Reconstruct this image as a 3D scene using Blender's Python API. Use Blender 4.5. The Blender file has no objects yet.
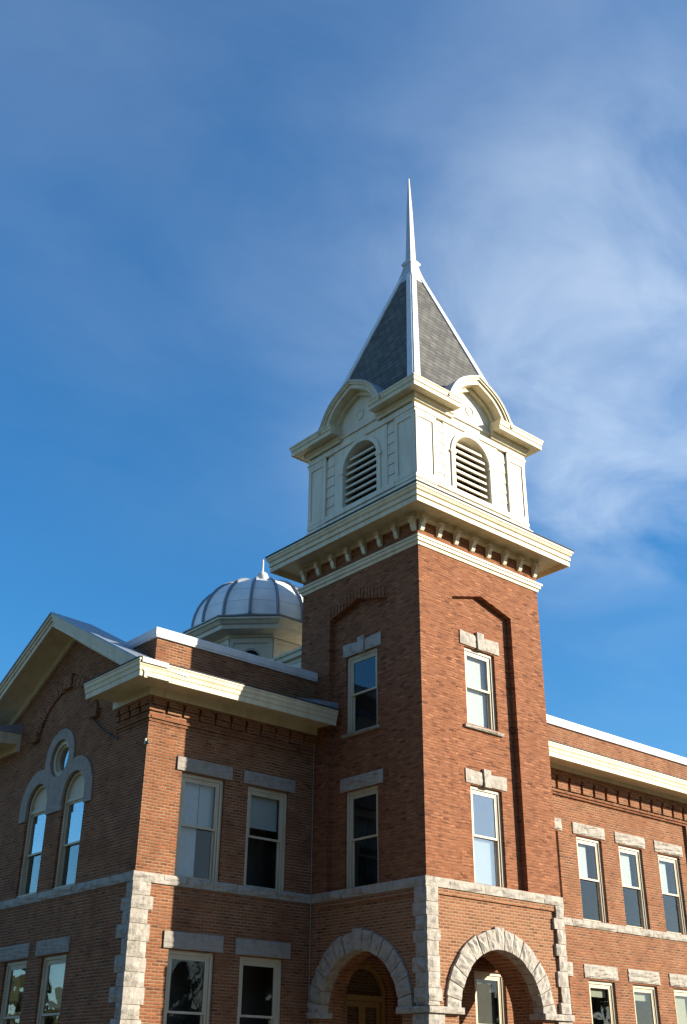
import bpy, bmesh, math, random
from mathutils import Vector, Matrix
random.seed(7)
scene = bpy.context.scene
COL = scene.collection
R = math.radians
GROUND = -6.1
pi = math.pi

# ------------------------------------------------------------------ materials
def new_mat(name):
    m = bpy.data.materials.new(name); m.use_nodes = True
    nt = m.node_tree
    b = nt.nodes['Principled BSDF']
    return m, nt, b

def N(nt, kind, **kw):
    n = nt.nodes.new(kind)
    for k, v in kw.items():
        if k in n.inputs.keys(): n.inputs[k].default_value = v
        else: setattr(n, k, v)
    return n

def mixc(nt, fac, a, b, mode='MIX'):
    n = nt.nodes.new('ShaderNodeMix'); n.data_type = 'RGBA'; n.blend_type = mode
    for sock, v in ((0, fac), (6, a), (7, b)):
        if hasattr(v, 'is_linked') or hasattr(v, 'links'): nt.links.new(v, n.inputs[sock])
        else: n.inputs[sock].default_value = v if not isinstance(v, tuple) else (*v, 1)[:4]
    return n.outputs[2]

def ramp(nt, src, stops):
    r = nt.nodes.new('ShaderNodeValToRGB')
    cr = r.color_ramp
    while len(cr.elements) > 1: cr.elements.remove(cr.elements[-1])
    for i, (p, c) in enumerate(stops):
        e = cr.elements[0] if i == 0 else cr.elements.new(p)
        e.position = p
        e.color = (*c, 1) if isinstance(c, tuple) else (c, c, c, 1)
    nt.links.new(src, r.inputs[0])
    return r.outputs[0]

def mathn(nt, op, a, b=None, c=None):
    n = nt.nodes.new('ShaderNodeMath'); n.operation = op
    for i, v in enumerate((a, b, c)):
        if v is None: continue
        if isinstance(v, (int, float)): n.inputs[i].default_value = v
        else: nt.links.new(v, n.inputs[i])
    return n.outputs[0]

def wall_uv(nt):
    """u along either wall direction, v = height (axis aligned masonry)"""
    g = nt.nodes.new('ShaderNodeNewGeometry')
    s = nt.nodes.new('ShaderNodeSeparateXYZ'); nt.links.new(g.outputs['Position'], s.inputs[0])
    u = mathn(nt, 'ADD', s.outputs[0], s.outputs[1])
    c = nt.nodes.new('ShaderNodeCombineXYZ')
    nt.links.new(u, c.inputs[0]); nt.links.new(s.outputs[2], c.inputs[1])
    return c.outputs[0], g.outputs['Position'], s

def noise(nt, vec, scale, detail=4, rough=.55, w=None):
    n = N(nt, 'ShaderNodeTexNoise'); n.inputs['Scale'].default_value = scale
    n.inputs['Detail'].default_value = detail; n.inputs['Roughness'].default_value = rough
    if vec is not None: nt.links.new(vec, n.inputs['Vector'])
    return n.outputs['Fac']

def scaled(nt, vec, sx, sy, sz):
    v = nt.nodes.new('ShaderNodeVectorMath'); v.operation = 'MULTIPLY'
    nt.links.new(vec, v.inputs[0]); v.inputs[1].default_value = (sx, sy, sz)
    return v.outputs[0]

def brick_mat(name, c1, c2, c3, mortar, msize=.011, two=False, row=.075, width=.215):
    m, nt, b = new_mat(name)
    uv, pos, s = wall_uv(nt)
    # slight waviness so that courses are not ruler straight
    wob = noise(nt, pos, 2.3, 2)
    wv = nt.nodes.new('ShaderNodeVectorMath'); wv.operation = 'MULTIPLY_ADD'
    cw = nt.nodes.new('ShaderNodeCombineXYZ'); nt.links.new(wob, cw.inputs[1]); nt.links.new(wob, cw.inputs[0])
    nt.links.new(cw.outputs[0], wv.inputs[0]); wv.inputs[1].default_value = (.02, .014, 0); nt.links.new(uv, wv.inputs[2])
    br = nt.nodes.new('ShaderNodeTexBrick')
    nt.links.new(wv.outputs[0], br.inputs['Vector'])
    br.inputs['Scale'].default_value = 1
    br.inputs['Mortar Size'].default_value = msize
    br.inputs['Mortar Smooth'].default_value = .25
    br.inputs['Bias'].default_value = 0
    br.inputs['Brick Width'].default_value = width
    br.inputs['Row Height'].default_value = row
    br.inputs['Color1'].default_value = (0, 0, 0, 1); br.inputs['Color2'].default_value = (1, 1, 1, 1)
    br.inputs['Mortar'].default_value = (.5, .5, .5, 1)
    sc = nt.nodes.new('ShaderNodeSeparateColor'); nt.links.new(br.outputs['Color'], sc.inputs[0])
    col = ramp(nt, sc.outputs[0], [(0, c3), (.02, c3), (.07, tuple(x*.72 for x in c1)), (.3, c1), (.6, c2), (.8, tuple(x*.9 for x in c1)), (1, tuple(min(1, x*1.3) for x in c2))])
    # soft stains and rain streaks
    st = noise(nt, scaled(nt, pos, .8, .8, .28), 1.0, 5)
    col = mixc(nt, ramp(nt, st, [(.35, .0), (.7, .32)]), col, tuple(x*.62 for x in c1))
    st2 = noise(nt, pos, 3.1, 5)
    col = mixc(nt, ramp(nt, st2, [(.5, 0), (.8, .28)]), col, tuple(min(1, x*1.3+.02) for x in c2))
    streak = noise(nt, scaled(nt, pos, 3.2, 3.2, .22), 1.0, 5)
    col = mixc(nt, ramp(nt, streak, [(.56, 0), (.76, .24)]), col, tuple(x*.5 for x in c1))
    fine = noise(nt, pos, 42, 3)
    col = mixc(nt, ramp(nt, fine, [(.3, .0), (.75, .3)]), col, tuple(x*.6 for x in c3))
    mort = mixc(nt, ramp(nt, noise(nt, pos, 1.7, 4), [(.35, 0), (.65, 1)]), mortar, tuple(x*.55 for x in mortar))
    if two:      # paler pointing below the belt course
        mort = mixc(nt, mathn(nt, 'LESS_THAN', s.outputs[2], 0.0), mort, (.36, .235, .14))
    sw = nt.nodes.new('ShaderNodeSeparateXYZ'); nt.links.new(wv.outputs[0], sw.inputs[0])
    fz = mathn(nt, 'FRACT', mathn(nt, 'DIVIDE', sw.outputs[1], row))
    bed = ramp(nt, fz, [(0, 1), (msize*.9/row, 1), (msize*1.6/row, 0), (1-msize*1.6/row, 0), (1-msize*.9/row, 1)])
    if two:
        low_ = mathn(nt, 'LESS_THAN', s.outputs[2], 0.0)
        worn = ramp(nt, noise(nt, scaled(nt, pos, 1, 1, 5), 3.2, 5), [(.48, .10), (.66, .85)])
        worn = mathn(nt, 'MAXIMUM', worn, mathn(nt, 'MULTIPLY', low_, .8))
        vj = mathn(nt, 'ADD', mathn(nt, 'MULTIPLY', low_, .55), .25)
    else:
        worn = ramp(nt, noise(nt, scaled(nt, pos, 1, 1, 3), 2.4, 5), [(.34, .5), (.58, 1)])
        vj = mathn(nt, 'MULTIPLY', worn, .85)
    jm = mathn(nt, 'MAXIMUM', mathn(nt, 'MULTIPLY', bed, worn), mathn(nt, 'MULTIPLY', br.outputs['Fac'], vj))
    col = mixc(nt, jm, col, mort)
    nt.links.new(col, b.inputs['Base Color'])
    b.inputs['Roughness'].default_value = .92
    b.inputs['Specular IOR Level'].default_value = .25
    hgt = mathn(nt, 'ADD', mathn(nt, 'MULTIPLY', jm, -1.0), mathn(nt, 'MULTIPLY', fine, .5))
    hgt = mathn(nt, 'ADD', hgt, mathn(nt, 'MULTIPLY', sc.outputs[0], .35))
    bp = nt.nodes.new('ShaderNodeBump'); bp.inputs['Strength'].default_value = .9; bp.inputs['Distance'].default_value = .02
    nt.links.new(hgt, bp.inputs['Height']); nt.links.new(bp.outputs[0], b.inputs['Normal'])
    return m

def stone_mat(name, c1, c2, stain, strength=.9, sc=6.0):
    m, nt, b = new_mat(name)
    uv, pos, s = wall_uv(nt)
    n1 = noise(nt, pos, 2.2, 6); n2 = noise(nt, pos, sc, 8, .65); n3 = noise(nt, pos, 38, 3)
    col = mixc(nt, ramp(nt, n1, [(.3, 0), (.7, 1)]), c1, c2)
    col = mixc(nt, ramp(nt, n2, [(.50, 0), (.72, .75)]), col, stain)
    col = mixc(nt, ramp(nt, n3, [(.4, 0), (.8, .35)]), col, tuple(x*.6 for x in c1))
    nt.links.new(col, b.inputs['Base Color'])
    b.inputs['Roughness'].default_value = .9; b.inputs['Specular IOR Level'].default_value = .2
    h = mathn(nt, 'ADD', n2, mathn(nt, 'MULTIPLY', n3, .3))
    bp = nt.nodes.new('ShaderNodeBump'); bp.inputs['Strength'].default_value = strength; bp.inputs['Distance'].default_value = .05
    nt.links.new(h, bp.inputs['Height']); nt.links.new(bp.outputs[0], b.inputs['Normal'])
    return m

def paint_mat(name, c, dirt=.25, rough=.5, joint=2.63):
    m, nt, b = new_mat(name)
    uv, pos, s = wall_uv(nt)
    n1 = noise(nt, scaled(nt, pos, 1, 1, .3), 2.6, 6)
    n2 = noise(nt, pos, 14, 4)
    n4 = noise(nt, scaled(nt, pos, 5, 5, .5), 1.0, 5)
    col0 = mixc(nt, ramp(nt, n4, [(.52, 0), (.75, dirt*.8)]), c, tuple(a*f for a, f in zip(c, (.55, .50, .42))))
    col = mixc(nt, ramp(nt, n1, [(.42, 0), (.75, dirt)]), col0, tuple(a*f for a, f in zip(c, (.62, .56, .47))))
    col = mixc(nt, ramp(nt, n2, [(.55, 0), (.8, dirt*.6)]), col, tuple(a*.72 for a in c))
    sj = nt.nodes.new('ShaderNodeSeparateXYZ'); nt.links.new(uv, sj.inputs[0])
    jf = mathn(nt, 'LESS_THAN', mathn(nt, 'FRACT', mathn(nt, 'DIVIDE', mathn(nt, 'ADD', sj.outputs[0], 40.37), joint)), .014/joint)
    col = mixc(nt, mathn(nt, 'MULTIPLY', jf, .6), col, tuple(a*.4 for a in c))
    nt.links.new(col, b.inputs['Base Color'])
    b.inputs['Roughness'].default_value = rough; b.inputs['Specular IOR Level'].default_value = .35
    bp = nt.nodes.new('ShaderNodeBump'); bp.inputs['Strength'].default_value = .12; bp.inputs['Distance'].default_value = .01
    nt.links.new(n2, bp.inputs['Height']); nt.links.new(bp.outputs[0], b.inputs['Normal'])
    return m

def metal_mat(name, c, rough=.38, metallic=.6, bands=None):
    m, nt, b = new_mat(name)
    uv, pos, s = wall_uv(nt)
    n1 = noise(nt, pos, 1.8, 6); n2 = noise(nt, pos, 20, 3)
    col = mixc(nt, ramp(nt, n1, [(.35, 0), (.7, .6)]), c, tuple(a*.68 for a in c))
    if bands:
        f = mathn(nt, 'FRACT', mathn(nt, 'DIVIDE', s.outputs[2], bands))
        line = mathn(nt, 'LESS_THAN', f, .06)
        col = mixc(nt, mathn(nt, 'MULTIPLY', line, .4), col, tuple(a*.3 for a in c))
    nt.links.new(col, b.inputs['Base Color'])
    b.inputs['Metallic'].default_value = metallic
    nt.links.new(ramp(nt, n2, [(.3, rough-.06), (.8, rough+.14)]), b.inputs['Roughness'])
    return m

def shingle_mat(name, ca, cb):
    m, nt, b = new_mat(name)
    uv, pos, s = wall_uv(nt)
    br = nt.nodes.new('ShaderNodeTexBrick'); nt.links.new(uv, br.inputs['Vector'])
    br.inputs['Scale'].default_value = 1; br.inputs['Mortar Size'].default_value = .012; br.inputs['Mortar Smooth'].default_value = .3
    br.inputs['Brick Width'].default_value = .31; br.inputs['Row Height'].default_value = .19
    br.inputs['Color1'].default_value = (0, 0, 0, 1); br.inputs['Color2'].default_value = (1, 1, 1, 1); br.inputs['Mortar'].default_value = (.5, .5, .5, 1)
    sc = nt.nodes.new('ShaderNodeSeparateColor'); nt.links.new(br.outputs['Color'], sc.inputs[0])
    col = ramp(nt, sc.outputs[0], [(0, ca), (.5, tuple((x+y)/2 for x, y in zip(ca, cb))), (1, cb)])
    n1 = noise(nt, pos, 1.4, 5); n2 = noise(nt, pos, 26, 3)
    col = mixc(nt, ramp(nt, n1, [(.4, 0), (.7, .4)]), col, tuple(a*.65 for a in ca))
    col = mixc(nt, ramp(nt, n2, [(.45, 0), (.8, .4)]), col, tuple(min(1, a*1.4) for a in cb))
    col = mixc(nt, mathn(nt, 'MULTIPLY', br.outputs['Fac'], .9), col, tuple(a*.25 for a in ca))
    nt.links.new(col, b.inputs['Base Color']); b.inputs['Roughness'].default_value = .85
    b.inputs['Specular IOR Level'].default_value = .2
    f = mathn(nt, 'FRACT', mathn(nt, 'DIVIDE', s.outputs[2], .19))
    h = mathn(nt, 'ADD', mathn(nt, 'MULTIPLY', f, -1.0), mathn(nt, 'MULTIPLY', sc.outputs[0], .3))
    bp = nt.nodes.new('ShaderNodeBump'); bp.inputs['Strength'].default_value = .6; bp.inputs['Distance'].default_value = .03
    nt.links.new(h, bp.inputs['Height']); nt.links.new(bp.outputs[0], b.inputs['Normal'])
    return m

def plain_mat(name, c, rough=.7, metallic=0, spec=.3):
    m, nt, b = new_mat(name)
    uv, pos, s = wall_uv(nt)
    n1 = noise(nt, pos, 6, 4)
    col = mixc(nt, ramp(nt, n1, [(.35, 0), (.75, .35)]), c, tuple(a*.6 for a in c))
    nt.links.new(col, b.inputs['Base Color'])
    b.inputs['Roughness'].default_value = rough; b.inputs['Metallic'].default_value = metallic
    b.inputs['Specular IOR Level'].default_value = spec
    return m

def blind_mat(name, c, pitch=.05):
    m, nt, b = new_mat(name)
    uv, pos, s = wall_uv(nt)
    f = mathn(nt, 'FRACT', mathn(nt, 'DIVIDE', s.outputs[2], pitch))
    col = mixc(nt, ramp(nt, f, [(0, .75), (.25, 0), (1, .1)]), c, tuple(a*.55 for a in c))
    nt.links.new(col, b.inputs['Base Color']); b.inputs['Roughness'].default_value = .6
    return m

def glass_mat(name, base=.015, tint=(.82, .85, .85)):
    m = bpy.data.materials.new(name); m.use_nodes = True
    nt = m.node_tree; nt.nodes.clear()
    out = nt.nodes.new('ShaderNodeOutputMaterial')
    tr = nt.nodes.new('ShaderNodeBsdfTransparent'); tr.inputs[0].default_value = (*tint, 1)
    gl = nt.nodes.new('ShaderNodeBsdfGlossy'); gl.inputs['Roughness'].default_value = .015
    gl.inputs[0].default_value = (.95, .97, 1, 1)
    lw_ = nt.nodes.new('ShaderNodeLayerWeight'); lw_.inputs['Blend'].default_value = .5
    f = mathn(nt, 'ADD', mathn(nt, 'MULTIPLY', mathn(nt, 'POWER', lw_.outputs['Facing'], 3.0), .8), base)
    mx = nt.nodes.new('ShaderNodeMixShader')
    g = nt.nodes.new('ShaderNodeNewGeometry')
    # old panes are never quite flat
    nz = nt.nodes.new('ShaderNodeTexNoise'); nz.inputs['Scale'].default_value = 1.6; nz.inputs['Detail'].default_value = 1
    nt.links.new(g.outputs['Position'], nz.inputs['Vector'])
    bp = nt.nodes.new('ShaderNodeBump'); bp.inputs['Strength'].default_value = .06; bp.inputs['Distance'].default_value = .04
    nt.links.new(nz.outputs['Fac'], bp.inputs['Height']); nt.links.new(bp.outputs[0], gl.inputs['Normal'])
    nt.links.new(f, mx.inputs[0]); nt.links.new(tr.outputs[0], mx.inputs[1]); nt.links.new(gl.outputs[0], mx.inputs[2])
    nt.links.new(mx.outputs[0], out.inputs[0])
    return m

M = {}
M['brick'] = brick_mat('red_brick', (.262, .088, .037), (.328, .122, .052), (.12, .042, .024), (.38, .25, .15), .012)
M['brick_tower'] = brick_mat('tower_brick', (.280, .108, .050), (.355, .153, .075), (.12, .044, .026), (.13, .055, .03), .013, True)
M['stone'] = stone_mat('rough_sandstone', (.385, .35, .30), (.48, .445, .39), (.15, .125, .10))
M['stone_dark'] = stone_mat('grey_sandstone', (.33, .30, .26), (.38, .345, .30), (.19, .165, .14), .5)
M['cream'] = paint_mat('cream_paint', (.68, .60, .41), .5)
M['white'] = paint_mat('ivory_paint', (.73, .675, .53), .4)
M['frame'] = paint_mat('window_frame_paint', (.57, .505, .365), .4)
M['metal'] = metal_mat('grey_sheet_metal', (.30, .34, .39), .42, .3)
M['coping'] = paint_mat('light_coping_metal', (.70, .72, .74), .35, .4, 1.55)
M['zinc'] = metal_mat('weathered_zinc', (.50, .53, .56), .5, .2)
M['dome'] = metal_mat('silver_dome_metal', (.93, .94, .94), .35, .0, .52)
M['rib'] = metal_mat('dome_seam_metal', (.26, .29, .32), .4, .3)
M['shingle'] = shingle_mat('grey_shingles', (.088, .088, .084), (.155, .153, .143))
M['roofing'] = plain_mat('dark_roofing', (.05, .055, .065), .9)
M['glass'] = glass_mat('window_glass')
M['glass_bright'] = glass_mat('sky_reflecting_glass', .22)
M['glass_dim'] = glass_mat('dim_reflecting_glass', .05)
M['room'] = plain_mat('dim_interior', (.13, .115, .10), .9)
M['blind'] = blind_mat('white_blinds', (.75, .75, .72))
M['white_blind'] = plain_mat('white_curtain', (.85, .86, .86), .8)  # white sheet behind the panes, standing in for a bright sky reflection
M['grey_curtain'] = plain_mat('grey_curtain', (.16, .145, .125), .9)
M['shade'] = plain_mat('cream_roller_shade', (.60, .56, .42), .8)
M['wood'] = plain_mat('varnished_oak', (.30, .17, .055), .5)
M['black'] = plain_mat('black_plastic', (.02, .02, .02), .5)
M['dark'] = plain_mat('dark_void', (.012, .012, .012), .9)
M['slat'] = paint_mat('louver_paint', (.70, .63, .48), .3)
M['bark'] = plain_mat('grey_bark', (.10, .085, .07), .95)

# ------------------------------------------------------------------ geometry helpers
class Face:
    def __init__(s, axis, c): s.axis, s.c = axis, c
    def __call__(s, u, w, z):
        return Vector((u, s.c - w, z)) if s.axis == 'y' else Vector((s.c - w, u, z))

class MB:
    def __init__(s): s.bm = bmesh.new()
    def hexa(s, pts):
        v = [s.bm.verts.new(p) for p in pts]
        for f in ((0, 1, 2, 3), (4, 7, 6, 5), (0, 4, 5, 1), (1, 5, 6, 2), (2, 6, 7, 3), (3, 7, 4, 0)):
            s.bm.faces.new([v[i] for i in f])
        return v
    def box(s, x0, x1, y0, y1, z0, z1):
        return s.hexa([(x0, y0, z0), (x1, y0, z0), (x1, y1, z0), (x0, y1, z0), (x0, y0, z1), (x1, y0, z1), (x1, y1, z1), (x0, y1, z1)])
    def fbox(s, F, u0, u1, w0, w1, z0, z1):
        return s.hexa([F(u0, w0, z0), F(u1, w0, z0), F(u1, w1, z0), F(u0, w1, z0), F(u0, w0, z1), F(u1, w0, z1), F(u1, w1, z1), F(u0, w1, z1)])
    def prism(s, pts, vec):
        """closed polygon (3d points) extruded along vec"""
        vec = Vector(vec)
        a = [s.bm.verts.new(p) for p in pts]; b = [s.bm.verts.new(Vector(p) + vec) for p in pts]
        n = len(pts)
        s.bm.faces.new(a); s.bm.faces.new(b[::-1])
        for i in range(n):
            j = (i+1) % n
            s.bm.faces.new((a[i], b[i], b[j], a[j]))
        return a + b
    def fprism(s, F, pts, w0, w1):
        p = [F(u, w0, z) for u, z in pts]
        return s.prism(p, F(0, w1, 0) - F(0, w0, 0))
    def ring(s, F, cu, cz, r0, r1, w0, w1, a0=0, a1=pi, n=24):
        """arch band as a strip of hexahedra sharing faces"""
        closed = abs(a1-a0-2*pi) < 1e-6
        rows = []
        for i in range(n if closed else n+1):
            a = a0 + (a1-a0)*i/n
            c, sn = math.cos(a), math.sin(a)
            rows.append([s.bm.verts.new(F(cu+r*c, w, cz+r*sn)) for r, w in ((r0, w0), (r1, w0), (r1, w1), (r0, w1))])
        m = len(rows)
        for i in range(m if closed else m-1):
            A, B = rows[i], rows[(i+1) % m]
            for k in range(4):
                s.bm.faces.new((A[k], A[(k+1) % 4], B[(k+1) % 4], B[k]))
        if not closed:
            s.bm.faces.new(rows[0]); s.bm.faces.new(rows[-1][::-1])
    def sweep(s, prof, path, closed=False, side=1):
        """profile (w,z) swept along plan path, w measured outward (right of travel if side=1)"""
        n = len(path); P2 = [Vector(p) for p in path]
        def nrm(a, b):
            d = (b-a).normalized(); return Vector((d.y, -d.x))*side
        rows = []
        for i in range(n):
            ns = []
            if closed or i > 0: ns.append(nrm(P2[i-1], P2[i]))
            if closed or i < n-1: ns.append(nrm(P2[i], P2[(i+1) % n]))
            m = ns[0] if len(ns) == 1 else (ns[0]+ns[1])/(1+ns[0].dot(ns[1]))
            rows.append([s.bm.verts.new((P2[i].x+m.x*w, P2[i].y+m.y*w, z)) for w, z in prof])
        k = len(prof)
        for i in range(n if closed else n-1):
            A, B = rows[i], rows[(i+1) % n]
            for j in range(k):
                s.bm.faces.new((A[j], A[(j+1) % k], B[(j+1) % k], B[j]))
        if not closed:
            s.bm.faces.new(rows[0]); s.bm.faces.new(rows[-1][::-1])
    def lathe(s, cx, cy, prof, n=24, rot=0, a0=0, a1=2*pi):
        rows = []
        for i in range(n):
            a = rot + 2*pi*i/n
            rows.append([s.bm.verts.new((cx+r*math.cos(a), cy+r*math.sin(a), z)) for r, z in prof])
        for i in range(n):
            A, B = rows[i], rows[(i+1) % n]
            for j in range(len(prof)-1):
                s.bm.faces.new((A[j], B[j], B[j+1], A[j+1]))
        s.bm.faces.new([r[0] for r in rows][::-1]); s.bm.faces.new([r[-1] for r in rows])
    def tube(s, pts, rad, n=6):
        rows = []
        pts = [Vector(p) for p in pts]
        for i, p in enumerate(pts):
            d = (pts[min(i+1, len(pts)-1)] - pts[max(i-1, 0)]).normalized()
            a = d.orthogonal().normalized(); b = d.cross(a)
            if i and a.dot(pa) < 0: pass
            pa = a
            r = rad[i] if isinstance(rad, (list, tuple)) else rad
            rows.append([s.bm.verts.new(p + (a*math.cos(2*pi*k/n)+b*math.sin(2*pi*k/n))*r) for k in range(n)])
        for i in range(len(rows)-1):
            for k in range(n):
                s.bm.faces.new((rows[i][k], rows[i][(k+1) % n], rows[i+1][(k+1) % n], rows[i+1][k]))
        s.bm.faces.new(rows[0][::-1]); s.bm.faces.new(rows[-1])
    def stone(s, F, pts, w0, w1, rough=.02, cuts=2):
        """quarry-faced block: polygon (u,z), 4 corners, with rough pillowed front"""
        t = bmesh.new()
        a = [t.verts.new(F(u, w0, z)) for u, z in pts]
        nx = cuts+2
        out = (F(0, 1, 0)-F(0, 0, 0))
        (u0, z0), (u1, z1), (u2, z2), (u3, z3) = pts
        grid = []
        for i in range(nx):
            row = []
            for j in range(nx):
                p, q = i/(nx-1), j/(nx-1)
                u = (u0*(1-p)+u1*p)*(1-q)+(u3*(1-p)+u2*p)*q
                z = (z0*(1-p)+z1*p)*(1-q)+(z3*(1-p)+z2*p)*q
                edge = i in (0, nx-1) or j in (0, nx-1)
                w = w1 - (rough*.9 if edge else 0) + random.uniform(-rough, rough)*(.35 if edge else 1)
                row.append(t.verts.new(F(u, w, z)))
            grid.append(row)
        for i in range(nx-1):
            for j in range(nx-1):
                t.faces.new((grid[i][j], grid[i+1][j], grid[i+1][j+1], grid[i][j+1]))
        t.faces.new(a[::-1])
        eds = [[grid[i][0] for i in range(nx)], [grid[-1][j] for j in range(nx)], [grid[i][-1] for i in range(nx-1, -1, -1)], [grid[0][j] for j in range(nx-1, -1, -1)]]
        for k in range(4):
            t.faces.new([a[k], a[(k+1) % 4]] + eds[k][::-1])
        me = bpy.data.meshes.new('t'); t.to_mesh(me); t.free()
        s.bm.from_mesh(me); bpy.data.meshes.remove(me)
    def srow(s, F, u0, u1, z0, z1, w0, w1, length=.7, rough=.02, gap=.008):
        u = u0
        while u < u1-.02:
            l = min(length*random.uniform(.65, 1.35), u1-u)
            if u1-(u+l) < .25: l = u1-u
            s.stone(F, [(u, z0), (u+l-gap, z0), (u+l-gap, z1), (u, z1)], w0, w1, rough)
            u += l
    def mesh(s, name):
        bmesh.ops.recalc_face_normals(s.bm, faces=s.bm.faces[:])
        me = bpy.data.meshes.new(name); s.bm.to_mesh(me); s.bm.free()
        return me

WL = {}   # world location of every object
def link(name, me, mat, parent=None, label=None, smooth=False):
    vs = [v.co.copy() for v in me.vertices]
    lo = Vector((min(v[i] for v in vs) for i in range(3))); hi = Vector((max(v[i] for v in vs) for i in range(3)))
    c = Vector(((lo.x+hi.x)/2, (lo.y+hi.y)/2, lo.z))
    me.transform(Matrix.Translation(-c))
    o = bpy.data.objects.new(name, me); COL.objects.link(o)
    me.name = name
    if mat: me.materials.append(M[mat])
    WL[o] = c
    if parent:
        o.parent = parent; o.location = c - WL[parent]
    else: o.location = c
    if label: o['label'] = label
    if smooth:
        for p in me.polygons: p.use_smooth = True
    return o
def build(name, mb, mat, parent=None, label=None, smooth=False):
    return link(name, mb.mesh(name), mat, parent, label, smooth)
def empty(name, loc, label, cat, parent=None):
    o = bpy.data.objects.new(name, None); COL.objects.link(o); o.empty_display_size = .3
    WL[o] = Vector(loc)
    o.location = WL[o] if not parent else WL[o]-WL[parent]
    if parent: o.parent = parent
    if label: o['label'] = label
    if cat: o['category'] = cat
    return o
def tag(o, label=None, cat=None, group=None, kind=None):
    if label: o['label'] = label
    if cat: o['category'] = cat
    if group: o['group'] = group
    if kind: o['kind'] = kind

def boolean(mb, ops):
    """mb minus / plus a list of (op, MB) -> mesh"""
    base = bpy.data.objects.new('bool_base', mb.mesh('b')); COL.objects.link(base)
    tmp = []
    for op, c in ops:
        o = bpy.data.objects.new('bool_cut', c.mesh('c')); COL.objects.link(o); tmp.append(o)
        md = base.modifiers.new('b', 'BOOLEAN'); md.operation = op; md.object = o; md.solver = 'EXACT'
    bpy.context.view_layer.update()
    dg = bpy.context.evaluated_depsgraph_get()
    me = bpy.data.meshes.new_from_object(base.evaluated_get(dg))
    for o in tmp+[base]:
        d = o.data; bpy.data.objects.remove(o); bpy.data.meshes.remove(d)
    return me

def arch_pts(c, r, zs, zb, n=24, r2=None):
    r2 = r2 or r
    return [(c-r, zb), (c+r, zb)] + [(c+r*math.cos(a), zs+r2*math.sin(a)) for a in [pi*i/n for i in range(n+1)]]
HZ = 13.93
def hood_z(t): return 1-.50*t-.50*t**4.5
def hood_curve(r, n=16):
    ts = [-1+2*i/(2*n) for i in range(2*n+1)]
    ts = [math.copysign(1-(1-abs(t))**1.35, t) for t in ts]
    return [(2.5+r*t, HZ+r*.94*hood_z(abs(t))) for t in ts]
def hood_ring(mb, F, r0, r1, w0, w1):
    A, B = hood_curve(r0), hood_curve(r1)
    rows = [[mb.bm.verts.new(F(a[0], w0, a[1])), mb.bm.verts.new(F(b[0], w0, b[1])), mb.bm.verts.new(F(b[0], w1, b[1])), mb.bm.verts.new(F(a[0], w1, a[1]))] for a, b in zip(A, B)]
    for P, Q in zip(rows, rows[1:]):
        for k in range(4): mb.bm.faces.new((P[k], P[(k+1) % 4], Q[(k+1) % 4], Q[k]))
    mb.bm.faces.new(rows[0]); mb.bm.faces.new(rows[-1][::-1])
def seg_pts(u0, u1, zs, zc, zb, n=14):
    """rectangle topped by a segmental arch"""
    h = zc-zs; c = (u0+u1)/2; b = (u1-u0)/2; r = (b*b+h*h)/(2*h); cz = zc-r; t = math.asin(b/r)
    return [(u0, zb), (u1, zb)] + [(c+r*math.sin(t-2*t*i/n), cz+r*math.cos(t-2*t*i/n)) for i in range(n+1)]

# ------------------------------------------------------------------ constants of the building
W = 5.0; D = 4.3; E2 = 2.3; L = 5.4
XR = 24.0; YB = 13.26
TR, TL = Face('y', 0), Face('x', 0)                     # tower faces
WS, GF, RW = Face('y', D), Face('x', -L), Face('y', E2)  # wing side, gable front, long wing

court = empty('courthouse', (2.5, 2.5, GROUND), 'red brick courthouse with square corner tower, ivory belfry, slate spire and silver dome', 'building')

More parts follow.
